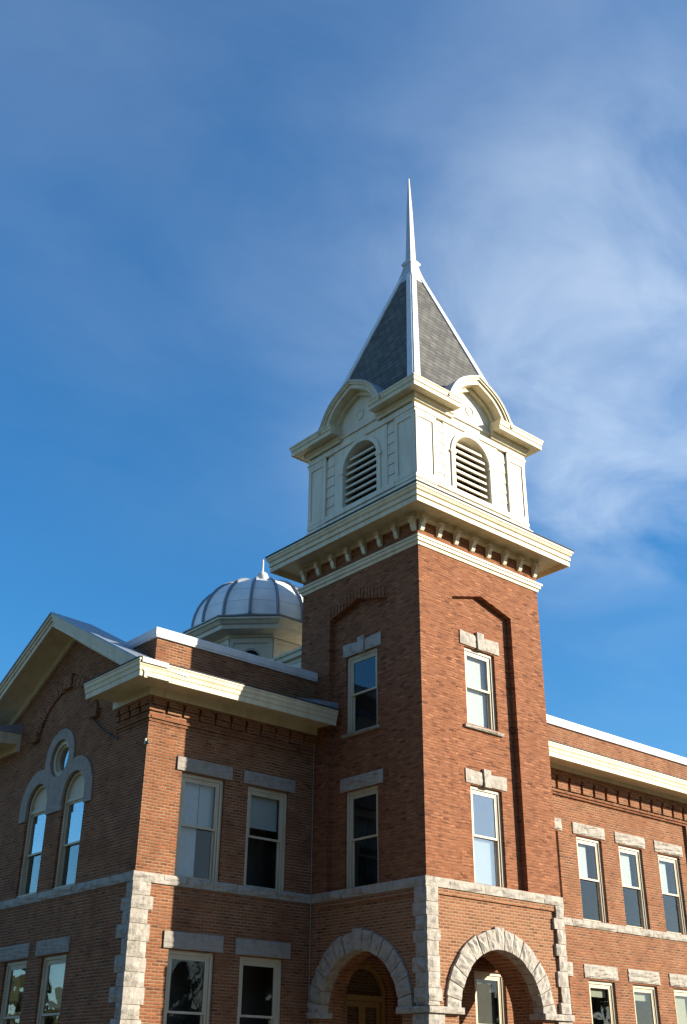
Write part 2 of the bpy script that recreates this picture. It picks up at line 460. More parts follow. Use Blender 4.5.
# ------------------------------------------------------------------ windows
def sash_window(F, u0, u1, z0, z1, lintel=None, key=False, sill=None, back=0.0, up=None, low=None, stone='stone', lugs=None, rail=.5, glass='glass'):
    """double hung window; back = depth of the wall plane behind face F"""
    wf = -back-.07
    m = MB()
    t = .085
    for (a, b_, c, d) in ((u0, u0+t, z0, z1), (u1-t, u1, z0, z1), (u0+t, u1-t, z1-t, z1)):
        m.fbox(F, a, b_, wf-.14, wf, c, d)
    t2 = t+.055
    for (a, b_, c, d) in ((u0+t, u0+t2, z0, z1-t), (u1-t2, u1-t, z0, z1-t), (u0+t2, u1-t2, z1-t2, z1-t)):
        m.fbox(F, a, b_, wf-.13, wf-.035, c, d)
    m.fbox(F, u0, u1, wf-.14, wf+.035, z0-.055, z0-.002)           # wooden sub sill
    win = build('window', m, 'frame', court)
    zr = z0+(z1-z0)*rail
    def sash(a, b_, c, d, wb):
        q = MB(); s_ = .052
        q.fbox(F, a, a+s_, wb-.04, wb, c, d); q.fbox(F, b_-s_, b_, wb-.04, wb, c, d)
        q.fbox(F, a+s_, b_-s_, wb-.04, wb, d-s_, d); q.fbox(F, a+s_, b_-s_, wb-.04, wb, c, c+s_)
        build('sash', q, 'frame', win)
        q = MB(); q.fbox(F, a+s_-.006, b_-s_+.006, wb-.026, wb-.02, c+s_-.006, d-s_+.006)
        build('pane', q, glass, win)
    ua, ub = u0+t2+.001, u1-t2-.001
    sash(ua, ub, zr-.03, z1-t2-.001, wf-.045)
    sash(ua, ub, z0+.001, zr+.03, wf-.09)
    # room behind the glass
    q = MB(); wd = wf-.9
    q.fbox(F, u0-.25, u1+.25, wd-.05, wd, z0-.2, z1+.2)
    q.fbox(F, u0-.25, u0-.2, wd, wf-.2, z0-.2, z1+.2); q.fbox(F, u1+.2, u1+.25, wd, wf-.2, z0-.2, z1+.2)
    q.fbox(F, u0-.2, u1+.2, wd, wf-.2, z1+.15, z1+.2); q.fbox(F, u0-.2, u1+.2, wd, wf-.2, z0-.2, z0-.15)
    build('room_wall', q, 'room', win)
    for part in (up, low):
        if part:
            mat, a, b_, fr0, fr1 = part
            q = MB()
            q.fbox(F, ua+.02+(ub-ua-.04)*a, ua+.02+(ub-ua-.04)*b_, wf-.20, wf-.185, z0+(z1-z0)*fr0, z0+(z1-z0)*fr1)
            build('blind', q, mat, win)  # real blinds, plus the one white sheet painted as a sky reflection
    if lintel:
        a, b_, c, d = lintel
        q = MB()
        lw0, lw1 = -back-.2, -back+.045
        if key:
            cm = (a+b_)/2
            q.stone(F, [(a, c), (cm-.125, c+.0), (cm-.13, d-.06), (a, d-.02)], lw0, lw1, .018, 3)
            q.stone(F, [(cm+.125, c), (b_, c), (b_, d-.02), (cm+.13, d-.06)], lw0, lw1, .018, 3)
            q.stone(F, [(cm-.12, c-.03), (cm+.12, c-.03), (cm+.14, d+.05), (cm-.14, d+.05)], lw0, lw1+.04, .012, 1)
        else:
            q.stone(F, [(a, c), (b_, c), (b_, d), (a, d)], lw0, lw1+.01, .03 if stone == 'stone' else .014, 6)
        build('lintel', q, stone, win)
    if sill:
        a, b_, c, d = sill
        q = MB(); q.stone(F, [(a, c), (b_, c), (b_, d), (a, d)], -back-.2, -back+.09, .02, 4)
        build('sill', q, stone, win)
    return (F, u0, u1, z0, z1)

def rcut(F, u0, u1, z0, z1, w0=-.7, w1=.3):
    m = MB(); m.fbox(F, u0, u1, w0, w1, z0, z1); return ('DIFFERENCE', m)
def pcut(F, pts, w0=-.7, w1=.3):
    m = MB(); m.fprism(F, pts, w0, w1); return ('DIFFERENCE', m)

# ================================================================== TOWER
cx0, cx1 = 1.88, 3.10
tower = MB(); tower.box(0, W, 0, W, GROUND, 9.785)
inner = MB(); inner.box(.42, W-.42, .42, W-.42, GROUND-.5, 9.5)
rec = [(1.27, .03), (3.71, .03), (3.71, 7.58), (2.47, 7.93), (1.27, 7.60)]
RD = .18
ops = [('DIFFERENCE', inner)]
for F in (TR, TL):
    ops.append(pcut(F, rec, -RD, .3))
    # sunk brick panel round the porch arch
    ops.append(rcut(F, .40, 4.72 if F is TR else 4.0, GROUND-.2, -.36, -.05, .3))
    ops.append(pcut(F, arch_pts(2.5 if F is TR else 2.45, 1.5, -2.95, GROUND-.3, 28)))
    c1_, e_ = (cx1, 0) if F is TR else (3.18, .025)
    ops.append(rcut(F, cx0, c1_, 4.15 if e_ else 4.17, 6.35+e_)); ops.append(rcut(F, cx0, c1_, .03, 2.53+e_))
# opening in the east side of the porch, beside the long wing
EA = Face('x', W)
east = [(.62, GROUND-.2), (2.66, GROUND-.2), (2.66, -1.58), (2.26, -1.59), (2.1, -1.62), (1.9, -1.69), (1.64, -1.81), (1.38, -1.94), (1.08, -2.12), (.84, -2.26), (.62, -2.41)]
ops.append(pcut(EA, east, -.3, .7))
tw = link('tower_wall', boolean(tower, ops), 'brick_tower', court)
# porch ceiling and inner walls
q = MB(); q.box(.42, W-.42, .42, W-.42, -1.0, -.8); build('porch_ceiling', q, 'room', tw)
# the porch wall that carries a window: built round its opening
PF = Face('y', E2)
PW0, PW1 = 4.02, 5.26
pw = MB(); pw.box(2.95, W-.001, E2, E2+.35, GROUND, -1.0-.002)
pwm = boolean(pw, [rcut(PF, PW0, PW1, -4.3, -1.70)])
link('porch_wall', pwm, 'brick', tw)
# deep brick jambs behind the two street arches
jb = MB(); jb.box(.425, W-.425, .422, 1.0, GROUND, -1.003)
link('porch_jamb', boolean(jb, [pcut(TR, arch_pts(2.5, 1.5, -2.95, GROUND-.3, 28), -1.3, -.2)]), 'brick', tw)
jb = MB(); jb.box(.422, .8, 1.002, D-.002, GROUND, -1.005)
link('porch_jamb', boolean(jb, [pcut(TL, arch_pts(2.45, 1.5, -2.95, GROUND-.3, 28), -1.3, -.2)]), 'brick', tw)
q = MB(); q.box(2.95, 3.3, E2+.352, W-.425, GROUND, -1.004); build('porch_wall', q, 'brick', tw)
dF = Face('y', D)
pd = MB(); pd.box(.425, 2.948, D, D+.35, GROUND, -1.006)
pdm = boolean(pd, [pcut(dF, arch_pts(1.98, .74, -2.30, GROUND+.05, 20))])
link('porch_wall', pdm, 'brick', tw)
# arched doorway
q = MB(); q.ring(dF, 1.98, -2.30, .64, .738, -.30, -.1, n=20)
for a, b_ in ((1.242, 1.34), (2.62, 2.718)): q.fbox(dF, a, b_, -.30, -.1, GROUND+.06, -2.302)
q.fbox(dF, 1.342, 2.618, -.30, -.08, -2.46, -2.32)
door = build('entrance_door', q, 'wood', court, 'varnished double door with arched transom inside the porch')
for a, b_ in ((1.345, 1.975), (1.985, 2.615)):
    q = MB()
    for (c, d, e, f) in ((a, a+.11, GROUND+.07, -2.465), (b_-.11, b_, GROUND+.07, -2.465), (a+.11, b_-.11, -2.60, -2.465), (a+.11, b_-.11, GROUND+.07, GROUND+1.0)):
        q.fbox(dF, c, d, -.26, -.2, e, f)
    build('door_leaf', q, 'wood', door)
    q = MB(); q.fbox(dF, a+.1, b_-.1, -.235, -.228, GROUND+1.0, -2.59); build('pane', q, 'glass', door)
q = MB(); q.fprism(dF, arch_pts(1.98, .645, -2.31, -2.318, 20), -.215, -.208); build('transom', q, 'glass', door)
q = MB(); q.box(.9, 2.94, D+.8, D+.85, GROUND, -1.2); build('hall_wall', q, 'room', door)

# mouldings, belt, quoins, voussoirs
sq = [(0, 0), (W, 0), (W, W), (0, W)]
q = MB()
q.sweep([(-.05, 8.78), (.03, 8.78), (.05, 8.86), (.09, 8.88), (.10, 8.97), (.13, 8.98), (.135, 9.04), (-.05, 9.07)], sq, True)
build('string_course', q, 'cream', tw)

def belt(F, u0, u1, z0=-.21, z1=.015, w=.065): 
    q = MB(); q.srow(F, u0, u1, z0, z1, -.05, w, .95, .032); return q
build('belt_course', belt(TR, -.06, W+.07), 'stone', tw)
build('belt_course', belt(TL, .0, D), 'stone', tw)

def quoin(F, side, u, z0, z1, widths, h=.33, w=.05, rough=.03):
    q = MB(); z = z1; k = 0
    while z > z0+.05:
        hh = min(h*random.uniform(.85, 1.2), z-z0)
        l = widths[k % len(widths)]*random.uniform(.93, 1.07)
        a, b_ = (u, u+l) if side > 0 else (u-l, u)
        q.stone(F, [(a, z-hh+.01), (b_, z-hh+.01), (b_, z), (a, z)], -.08, w+random.uniform(-.012, .012), rough, 2)
        z -= hh; k += 1
    return q
build('quoin', quoin(TR, 1, -.045, -2.82, -.215, (.36, .42), .31), 'stone', tw)
build('quoin', quoin(TL, 1, .0, -2.82, -.215, (.40, .50), .31), 'stone', tw)
build('quoin', quoin(TR, -1, W+.05, -2.82, -.215, (.34, .40), .31), 'stone', tw)
build('quoin', quoin(TR, -1, W+.05, GROUND, -2.98, (.5, .6), .36), 'stone', tw)
build('quoin', quoin(TR, 1, -.045, GROUND, -2.98, (.5, .6), .36), 'stone', tw)
build('quoin', quoin(TL, 1, .0, GROUND, -2.98, (.5, .6), .36), 'stone', tw)

def voussoirs(F, c, zs, r0, r1, n, w=.05):
    q = MB(); g = .006
    for i in range(n):
        a0 = pi*i/n+g; a1 = pi*(i+1)/n-g
        rr = r1 + (.06 if i == n//2 else random.uniform(-.015, .015))
        P = lambda r, a: (c+r*math.cos(a), zs+r*math.sin(a))
        q.stone(F, [P(r0, a0), P(rr, a0), P(rr, a1), P(r0, a1)], -.3, w+random.uniform(-.01, .02), .026, 3)
    return q
build('arch_surround', voussoirs(TR, 2.5, -2.95, 1.49, 1.95, 17), 'stone', tw)
build('arch_surround', voussoirs(TL, 2.45, -2.95, 1.47, 1.93, 15), 'stone', tw)
q = MB()
q.srow(TR, -.09, 1.06, -2.97, -2.83, -.42, .11, .6, .015)
build('impost', q, 'stone', tw)
q = MB(); q.srow(TR, 3.94, W+.08, -2.97, -2.83, -.42, .11, .6, .015); build('impost', q, 'stone', tw)
q = MB(); q.srow(TL, .0, 1.02, -2.97, -2.83, -.42, .11, .6, .015); build('impost', q, 'stone', tw)
q = MB(); q.srow(TL, 3.88, D-.01, -2.97, -2.83, -.42, .11, .6, .015); build('impost', q, 'stone', tw)
# brick relieving arch over each tower panel, one course proud
for F in (TL,):
    q = MB()
    n = 34
    top = lambda u: 7.93-.282*(u-2.47) if u > 2.47 else 7.93-.275*(2.47-u)
    for i in range(n):
        a = 1.27+2.44*i/n+.005; b_ = 1.27+2.44*(i+1)/n-.005
        q.fprism(F, [(a, top(a)+.004), (b_, top(b_)+.004), (b_, top(b_)+.33), (a, top(a)+.33)], -.05, .02+.02*(i % 2))
    build('relieving_arch', q, 'brick_tower', tw)

# tower windows
sash_window(TR, cx0, cx1, 4.17, 6.35, (1.70, 3.29, 6.38, 6.80), True, (1.74, 3.26, 4.03, 4.115), RD, up=('blind', 0, 1, .0, .97))
sash_window(TR, cx0, cx1, .03, 2.53, (1.70, 3.29, 2.56, 2.95), True, None, RD, low=('blind', 0, 1, .0, .5), glass='glass_bright')
sash_window(TL, cx0, 3.18, 4.15, 6.375, (1.70, 3.29, 6.38, 6.78), True, (1.74, 3.26, 4.03, 4.115), RD, stone='stone')
sash_window(TL, cx0, 3.18, .03, 2.555, (1.66, 3.36, 2.56, 2.92), False, None, RD, stone='stone')
sash_window(PF, PW0, PW1, -4.3, -1.70, up=('grey_curtain', 0, 1, .03, .97))

# main cornice of the tower
q = MB()
q.sweep([(-.3, 9.79), (.06, 9.79), (.10, 9.775), (.69, 9.765), (.70, 9.61), (.745, 9.61), (.75, 9.73), (.72, 9.735), (.72, 9.78), (.77, 9.79), (.775, 9.885), (.755, 9.89), (.755, 9.92), (.80, 9.95), (.83, 10.03), (.85, 10.04), (.85, 10.10), (-.3, 10.11)], sq, True)
tc = build('tower_cornice', q, 'cream', court)
q = MB(); q.sweep([(-.02, 9.56), (.05, 9.56), (.06, 9.60), (.085, 9.62), (.09, 9.783), (-.02, 9.783)], sq, True); build('frieze_board', q, 'cream', tc)
q = MB(); q.sweep([(-.02, 10.112), (.865, 10.112), (.865, 10.15), (.05, 10.66), (-.02, 10.66)], sq, True)
build('cornice_flashing', q, 'roofing', tc)
def bracket(F, u):
    q = MB(); h = .068
    prof = [(.0, 9.57), (.20, 9.57), (.20, 9.50), (.18, 9.45), (.13, 9.42), (.115, 9.35), (.10, 9.29), (.06, 9.23), (.0, 9.22)]
    q.prism([F(u-h, w, z) for w, z in prof], F(u+h, 0, 0)-F(u-h, 0, 0))
    q.fbox(F, u-h-.035, u+h+.03, .0, .225, 9.572, 9.615)
    build('bracket', q, 'white', tc)
for k in range(8):
    u = .11+k*(W-.22)/7
    bracket(TR, u); bracket(TL, u)
BF = Face('y', W); 
class Neg(Face):
    def __call__(s, u, w, z): return Vector((u, s.c+w, z)) if s.axis == 'y' else Vector((s.c+w, u, z))

# ================================================================== BELFRY
body = MB(); body.box(.14, W-.14, .14, W-.14, 10.1, 14.02)
inn = MB(); inn.box(.55, W-.55, .55, W-.55, 10.3, 13.9)
bops = [('DIFFERENCE', inn)]
faces4 = [TR, TL, Neg('y', W), Neg('x', W)]
for F in faces4: bops.append(pcut(F, arch_pts(2.5, .79, 12.42, 11.16, 24)))
bel = link('belfry', boolean(body, bops), 'white', court)
q = MB(); q.sweep([(-.2, 10.55), (.03, 10.55), (.03, 10.83), (-.02, 10.87), (-.05, 10.95), (-.09, 10.98), (-.2, 10.98)], sq, True)
build('base_moulding', q, 'white', bel)
q = MB(); q.sweep([(-.2, 13.33), (-.06, 13.33), (-.045, 13.37), (-.045, 13.50), (-.2, 13.50)], sq, True); build('frieze', q, 'white', bel)
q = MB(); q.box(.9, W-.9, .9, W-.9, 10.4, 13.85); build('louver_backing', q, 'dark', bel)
for ix in (0, 1):
    for iy in (0, 1):
        x0, x1 = (.075, .92) if ix == 0 else (W-.92, W-.075)
        y0, y1 = (.075, .92) if iy == 0 else (W-.92, W-.075)
        q = MB(); q.box(x0, x1, y0, y1, 10.96, 13.33)
        # cap and base of the corner pier
        for (g, za, zb) in ((.035, 13.20, 13.30), (.06, 13.30, 13.36), (.03, 10.985, 11.10)):
            q.box(x0-(g if ix == 0 else 0), x1+(g if ix else 0), y0-(g if iy == 0 else 0), y1+(g if iy else 0), za+.001, zb)
        build('corner_pier', q, 'white', bel)
        # raised panel frames on the two outer sides
        q = MB()
        FY = TR if iy == 0 else faces4[2]; FX = TL if ix == 0 else faces4[3]
        for F, a, b_ in ((FY, x0, x1), (FX, y0, y1)):
            e = .13
            for (c, d, za, zb) in ((a+.004, a+e, 11.105, 13.195), (b_-e, b_-.004, 11.105, 13.195), (a+e, b_-e, 13.06, 13.195), (a+e, b_-e, 11.105, 11.26)):
                q.fbox(F, c, d, -.09, -.04, za, zb)
        build('pier_panel', q, 'white', bel)
for F in faces4:
    # boarded strips beside the opening
    for a, b_ in ((.925, 1.27), (W-1.27, W-.925)):
        q = MB()
        n = 6; z0, z1 = 11.12, 13.25; h = (z1-z0)/n
        q.fbox(F, a, b_, -.165, -.14, z0, z1)
        for i in range(n):
            za = z0+i*h
            q.prism([F(a, -.16, za+.015), F(a, -.098, za+.015), F(a, -.115, za+h-.002), F(a, -.16, za+h-.002)], F(b_, 0, 0)-F(a, 0, 0))
        build('boarding', q, 'white', bel)
    sur = MB(); sur.fbox(F, 1.29, W-1.29, -.145, -.10, 11.17, 13.318)
    link('opening_surround', boolean(sur, [pcut(F, arch_pts(2.5, .785, 12.42, 11.0, 24))]), 'white', bel)
    q = MB(); q.ring(F, 2.5, 12.42, .775, .93, -.3, -.055, n=26)
    for a in (1.57, 3.275): q.fbox(F, a, a+.155, -.3, -.055, 11.175, 12.418)
    for a in (1.53, 3.235): q.fbox(F, a, a+.235, -.3, -.04, 12.37, 12.46)
    build('archivolt', q, 'white', bel)
    q = MB(); q.fbox(F, .93, W-.93, -.2, -.03, 11.0, 11.165); build('louver_sill', q, 'white', bel)
    for i in range(9):
        zc = 11.24+i*.232
        hw = .77 if zc < 12.42 else math.sqrt(max(.01, .77**2-(zc+.1-12.42)**2)) if zc+.1-12.42 < .76 else 0
        if hw < .12: continue
        q = MB()
        q.hexa([F(2.5-hw, -.155, zc-.075), F(2.5+hw, -.155, zc-.075), F(2.5+hw, -.46, zc+.11), F(2.5-hw, -.46, zc+.11),
                F(2.5-hw, -.155, zc-.0), F(2.5+hw, -.155, zc-.0), F(2.5+hw, -.46, zc+.155), F(2.5-hw, -.46, zc+.155)])
        build('louver_slat', q, 'slat', bel)
    # segmental hood
    q = MB()
    hood_ring(q, F, 1.13, 1.29, -.2, .33); hood_ring(q, F, 1.292, 1.37, -.2, .385); hood_ring(q, F, 1.372, 1.43, -.2, .42)
    build('arched_hood', q, 'cream', bel)
    q = MB(); hood_ring(q, F, 1.0, 1.128, -.3, .05); build('hood_bed_mould', q, 'cream', bel)
    q = MB(); hood_ring(q, F, 1.12, 1.42, -2.2, -.202); hood_ring(q, F, 1.432, 1.45, -2.2, .43)
    build('hood_roof', q, 'metal', bel)
    q = MB(); q.fprism(F, [(1.6, 13.505), (3.4, 13.505)]+hood_curve(1.125)[::-1], -.16, -.085)
    q.fbox(F, 1.5, 3.5, -.2, -.03, 13.66, 13.73)
    q.ring(F, 2.5, 14.20, .14, .19, -.1, -.06, 0, 2*pi, 16)
    build('tympanum', q, 'white', bel)
cp = [(-.2, 13.56), (.0, 13.56), (.015, 13.64), (.06, 13.68), (.075, 13.775), (.33, 13.765), (.335, 13.74), (.36, 13.74), (.365, 13.86), (.345, 13.865), (.345, 13.885), (.375, 13.90), (.40, 14.0), (.42, 14.02), (.42, 14.07), (-.2, 14.09)]
e = 1.64
for path in ([(0, e), (0, 0), (e, 0)], [(W-e, 0), (W, 0), (W, e)], [(W, W-e), (W, W), (W-e, W)], [(e, W), (0, W), (0, W-e)]):
    q = MB(); q.sweep(cp, path); build('cornice', q, 'cream', bel)

# ================================================================== SPIRE
HB, ZB_, HT, ZT = 2.44, 14.07, .28, 20.85
q = MB()
b4 = [(2.5+sx*HB, 2.5+sy*HB, ZB_) for sx, sy in ((-1, -1), (1, -1), (1, 1), (-1, 1))]
t4 = [(2.5+sx*HT, 2.5+sy*HT, ZT) for sx, sy in ((-1, -1), (1, -1), (1, 1), (-1, 1))]
q.hexa(b4+t4)
sp = link('spire', boolean(q, [pcut(F, [(1.37, 13.6), (3.63, 13.6)]+hood_curve(1.13)[::-1], -.55, .6) for F in faces4]), 'shingle', court)
for k, (sx, sy) in enumerate(((-1, -1), (1, -1), (1, 1), (-1, 1))):
    B = Vector(b4[k]); T = Vector(t4[k])
    B = B+(B-T).normalized()*.02
    q = MB()
    for dx, dy in ((-sx, 0), (0, -sy)):
        d = Vector((dx, dy, 0))
        nrm = d.cross(T-B).normalized()
        if nrm.dot(Vector((sx, sy, 0))) < 0: nrm = -nrm
        q.prism([B-nrm*.02, B+d*.25-nrm*.02, T+d*.20-nrm*.02, T-nrm*.02], nrm*.065)
    build('hip_cap', q, 'coping', sp)
def sqloft(levels, mat, name, par):
    q = MB()
    rows = [[q.bm.verts.new((2.5+sx*h, 2.5+sy*h, z)) for sx, sy in ((-1, -1), (1, -1), (1, 1), (-1, 1))] for h, z in levels]
    for A, B in zip(rows, rows[1:]):
        for i in range(4): q.bm.faces.new((A[i], A[(i+1) % 4], B[(i+1) % 4], B[i]))
    q.bm.faces.new(rows[0][::-1]); q.bm.faces.new(rows[-1])
    return build(name, q, mat, par)
sqloft([(.385, 20.55), (.375, 20.62), (.32, 20.85), (.25, 21.12), (.19, 21.42)], 'zinc', 'spire_cap', sp)
sqloft([(.19, 21.40), (.225, 21.45), (.24, 21.50), (.24, 21.55), (.205, 21.58), (.19, 21.64), (.13, 21.68)], 'zinc', 'collar', sp)
sqloft([(.13, 21.66), (.115, 22.3), (.075, 24.0), (.02, 25.6)], 'zinc', 'finial', sp)

# ================================================================== GABLED WING
GY = 8.80; SL = .533
def rz(y, top=7.72): return top-SL*abs(y-GY)
gab = MB()
gab.prism([(-L, D, GROUND), (-L, YB, GROUND), (-L, YB, rz(D)-.5), (-L, GY, rz(GY)-.5), (-L, D, rz(D)-.5)], (.42, 0, 0))
gops = []
AW = [(7.81, .61), (9.89, .61)]
for c, r in AW: gops.append(pcut(GF, arch_pts(c, r, 2.43, .01, 22)))
gops.append(pcut(GF, [(8.85+.53*math.cos(2*pi*i/28), 3.58+.53*math.sin(2*pi*i/28)) for i in range(28)]))
LW = [(7.20, 8.50), (9.30, 10.58)]
for a, b_ in LW: gops.append(rcut(GF, a, b_, -4.3, -1.61))
gw = link('wing_wall', boolean(gab, gops), 'brick', court)
# stone surround of the triple window
sp_ = MB(); sp_.fprism(GF, arch_pts(AW[0][0], 1.0, 2.43, 2.08, 26), -.03, .045)
a2 = MB(); a2.fprism(GF, arch_pts(AW[1][0], 1.0, 2.43, 2.08, 26), -.03, .0455)
a3 = MB(); a3.fprism(GF, [(8.85+.82*math.cos(2*pi*i/32), 3.58+.82*math.sin(2*pi*i/32)) for i in range(32)], -.03, .046)
a4 = MB(); a4.fbox(GF, 8.3, 9.4, -.03, .0445, 2.081, 3.4)
sops = [('UNION', a2), ('UNION', a3), ('UNION', a4)]
for c, r in AW: sops.append(pcut(GF, arch_pts(c, r-.004, 2.43, 1.5, 22)))
sops.append(pcut(GF, [(8.85+.526*math.cos(2*pi*i/28), 3.58+.526*math.sin(2*pi*i/28)) for i in range(28)]))
link('window_surround', boolean(sp_, sops), 'stone_dark', gw)
for c, r in AW:
    wf = -.07; u0, u1 = c-r, c+r; t = .085
    q = MB()
    q.ring(GF, c, 2.43, r-t, r-.003, wf-.16, wf, n=22)
    for a, b_ in ((u0+.003, u0+t), (u1-t, u1-.003)): q.fbox(GF, a, b_, wf-.16, wf, .012, 2.428)
    q.fbox(GF, u0+t, u1-t, wf-.15, wf-.02, 2.27, 2.36)
    q.fbox(GF, u0, u1, wf-.14, wf+.04, -.06+.073, .07)
    win = build('window', q, 'frame', court, 'round headed window with a blank lunette')
    q = MB(); q.fprism(GF, arch_pts(c, r-t+.004, 2.43, 2.362, 20), wf-.11, wf-.07); build('lunette', q, 'frame', win)
    for (za, zb, wb) in ((1.12, 2.268, wf-.06), (.072, 1.18, wf-.105)):
        q = MB(); a, b_ = u0+t+.001, u1-t-.001; s_ = .05
        q.fbox(GF, a, a+s_, wb-.04, wb, za, zb); q.fbox(GF, b_-s_, b_, wb-.04, wb, za, zb)
        q.fbox(GF, a+s_, b_-s_, wb-.04, wb, zb-s_, zb); q.fbox(GF, a+s_, b_-s_, wb-.04, wb, za, za+s_)
        build('sash', q, 'frame', win)
        q = MB(); q.fbox(GF, a+s_-.005, b_-s_+.005, wb-.026, wb-.02, za+s_-.005, zb-s_+.005); build('pane', q, 'glass_bright' if za > 1 else 'glass_dim', win)
    q = MB(); q.fbox(GF, u0-.2, u1+.2, wf-1.0, wf-.95, -.1, 3.2); build('room_wall', q, 'room', win)
q = MB(); q.ring(GF, 8.85, 3.58, .40, .526, -.25, -.05, 0, 2*pi, 28)
q.ring(GF, 8.85, 3.58, .34, .398, -.24, -.12, 0, 2*pi, 28)
win = build('oculus_window', q, 'frame', court)
q = MB(); q.fprism(GF, [(8.85+.345*math.cos(2*pi*i/24), 3.58+.345*math.sin(2*pi*i/24)) for i in range(24)], -.18, -.174); build('pane', q, 'glass_bright', win)
q = MB(); q.fbox(GF, 8.2, 9.5, -1.0, -.95, 2.95, 4.3); build('room_wall', q, 'room', win)
for (a, b_) in LW:
    sash_window(GF, a, b_, -4.3, -1.61, ((7.06, 8.80) if a < 8 else (9.2, 10.98)) + (-1.58, -1.22), stone='stone_dark', up=('shade', 0, 1, .55, .98) if a < 8 else None)
# side wall of the wing
sd = MB(); sd.box(-L+.42, -.002, D, D+.42, GROUND, 4.55)
SW = [(-4.31, -2.98), (-2.23, -.88)]
wsm = boolean(sd, [rcut(WS, a, b_, za, zb) for a, b_ in SW for za, zb in ((.02, 2.55), (-4.3, -1.64))])
ws = link('wing_wall', wsm, 'brick', court)
for k, (a, b_) in enumerate(SW):
    if k == 0: sash_window(WS, a, b_, .02, 2.55, (a-.17, b_+.2, 2.58, 2.92), stone='stone_dark', up=('white_blind', .0, .55, .03, .97), low=('blind', .57, 1, .5, .97))  # white sheet paints the sky reflected in the left half
    else: sash_window(WS, a, b_, .02, 2.55, (a-.17, b_+.2, 2.58, 2.92), stone='stone_dark', up=('blind', 0, 1, .6, .97))
    sash_window(WS, a, b_, -4.3, -1.64, (a-.17, b_+.2, -1.615, -1.24), stone='stone_dark')
build('belt_course', belt(WS, -L-.06, 0), 'stone', ws)
build('belt_course', belt(GF, D, YB), 'stone', gw)
build('quoin', quoin(GF, 1, D, GROUND, -.215, (.28, .5, .36, .62), .33), 'stone', gw)
build('quoin', quoin(WS, 1, -L-.045, GROUND, -.215, (.50, .56), .33), 'stone', ws)

def corbels(F, u0, u1, step=.66, z0=3.66, z1=4.34, w=.06, gap=.13, zb=3.93):
    q = MB()
    q.fbox(F, u0, u1, -.03, w-.03, z0, z0+.05); q.fbox(F, u0, u1, -.03, w, z0+.075, z0+.14)
    u = u0
    while u < u1-.1:
        b_ = min(u+step-gap, u1)
        q.fbox(F, u, b_, -.03, w-.01, zb, z1-.25)
        q.fbox(F, u, b_, -.03, w+.03, z1-.248, z1-.12)
        u += step
    q.fbox(F, u0, u1, -.03, w+.034, z1-.118, z1+.05)
    return q
build('corbel_table', corbels(WS, -L+.002, -.004, .50, gap=.09), 'brick', ws)
build('corbel_table', corbels(GF, D-.06, 5.9, .50, gap=.09), 'brick', gw)

# eaves cornice with its return round the gable corner
EP = [(-.05, 4.30), (.11, 4.30), (.12, 4.50), (.86, 4.46), (.88, 4.40), (.93, 4.40), (.94, 4.53), (.96, 4.55), (.975, 4.64), (1.0, 4.68), (1.01, 4.76), (1.03, 4.77), (1.03, 4.81), (-.05, 4.83)]
SK = [(-.03, 4.835), (1.045, 4.815), (1.045, 4.84), (.02, 5.16), (-.03, 5.16)]
q = MB(); q.sweep(EP, [(-L, 6.02), (-L, D), (-.003, D)]); ec = build('eaves_cornice', q, 'cream', court)
q = MB(); q.sweep(SK, [(-L, 6.04), (-L, D), (-.003, D)]); build('skirt_roof', q, 'roofing', ec)
q = MB(); q.sweep(EP, [(-L, YB+.5), (-L, 2*GY-6.02)]); ec2 = build('eaves_cornice', q, 'cream', court)
q = MB(); q.sweep(SK, [(-L, YB+.5), (-L, 2*GY-6.04)]); build('skirt_roof', q, 'metal', ec2)
q = MB(); q.hexa([(-.75, 3.27, 4.86), (-.02, 3.27, 4.86), (-.02, 4.28, 5.22), (-.75, 4.28, 5.22), (-.75, 3.27, 4.90), (-.02, 3.27, 5.02), (-.02, 4.28, 5.38), (-.75, 4.28, 5.26)])
build('flashing', q, 'metal', ec)

# raking cornice
def chevron(mb, t0, t1, x0, x1, y_end=3.33, top=7.72):
    """band between two lines parallel to the roof slope, t measured straight down"""
    yl, yr = y_end, 2*GY-y_end
    pts = [(x0, yl, rz(yl, top)-t1), (x0, GY, top-t1), (x0, yr, rz(yr, top)-t1), (x0, yr, rz(yr, top)-t0), (x0, GY, top-t0), (x0, yl, rz(yl, top)-t0)]
    mb.prism(pts, (x1-x0, 0, 0))
q = MB()
chevron(q, .06, .16, -L-.90, -L+.02)
chevron(q, .162, .27, -L-.86, -L-.70)
chevron(q, .272, .30, -L-.83, -L-.72)
chevron(q, .302, .44, -L-.82, -L-.74)
chevron(q, .35, .39, -L-.735, -L-.06)
chevron(q, .36, .66, -L-.09, -L-.005, 4.2)
rk = build('raking_cornice', q, 'cream', court)
# sheet metal coping on the rake, tilted up towards the back
q = MB()
for s_ in (1, -1):
    ya, yb = (3.3, GY) if s_ > 0 else (2*GY-3.3, GY)
    za, zb = rz(3.3), rz(GY)
    q.hexa([(-L-.93, ya, za-.06), (-L-.93, yb, zb-.06), (-L+.43, yb, zb-.15), (-L+.43, ya, za-.15),
            (-L-.93, ya, za-.01), (-L-.93, yb, zb-.01), (-L+.43, yb, zb-.06), (-L+.43, ya, za-.06)])
build('rake_coping', q, 'metal', rk)
q = MB(); q.box(-L-.95, -L-.2, 3.25, 3.298, rz(3.3)-.07, rz(3.3)+.05); build('gutter_end', q, 'coping', rk)

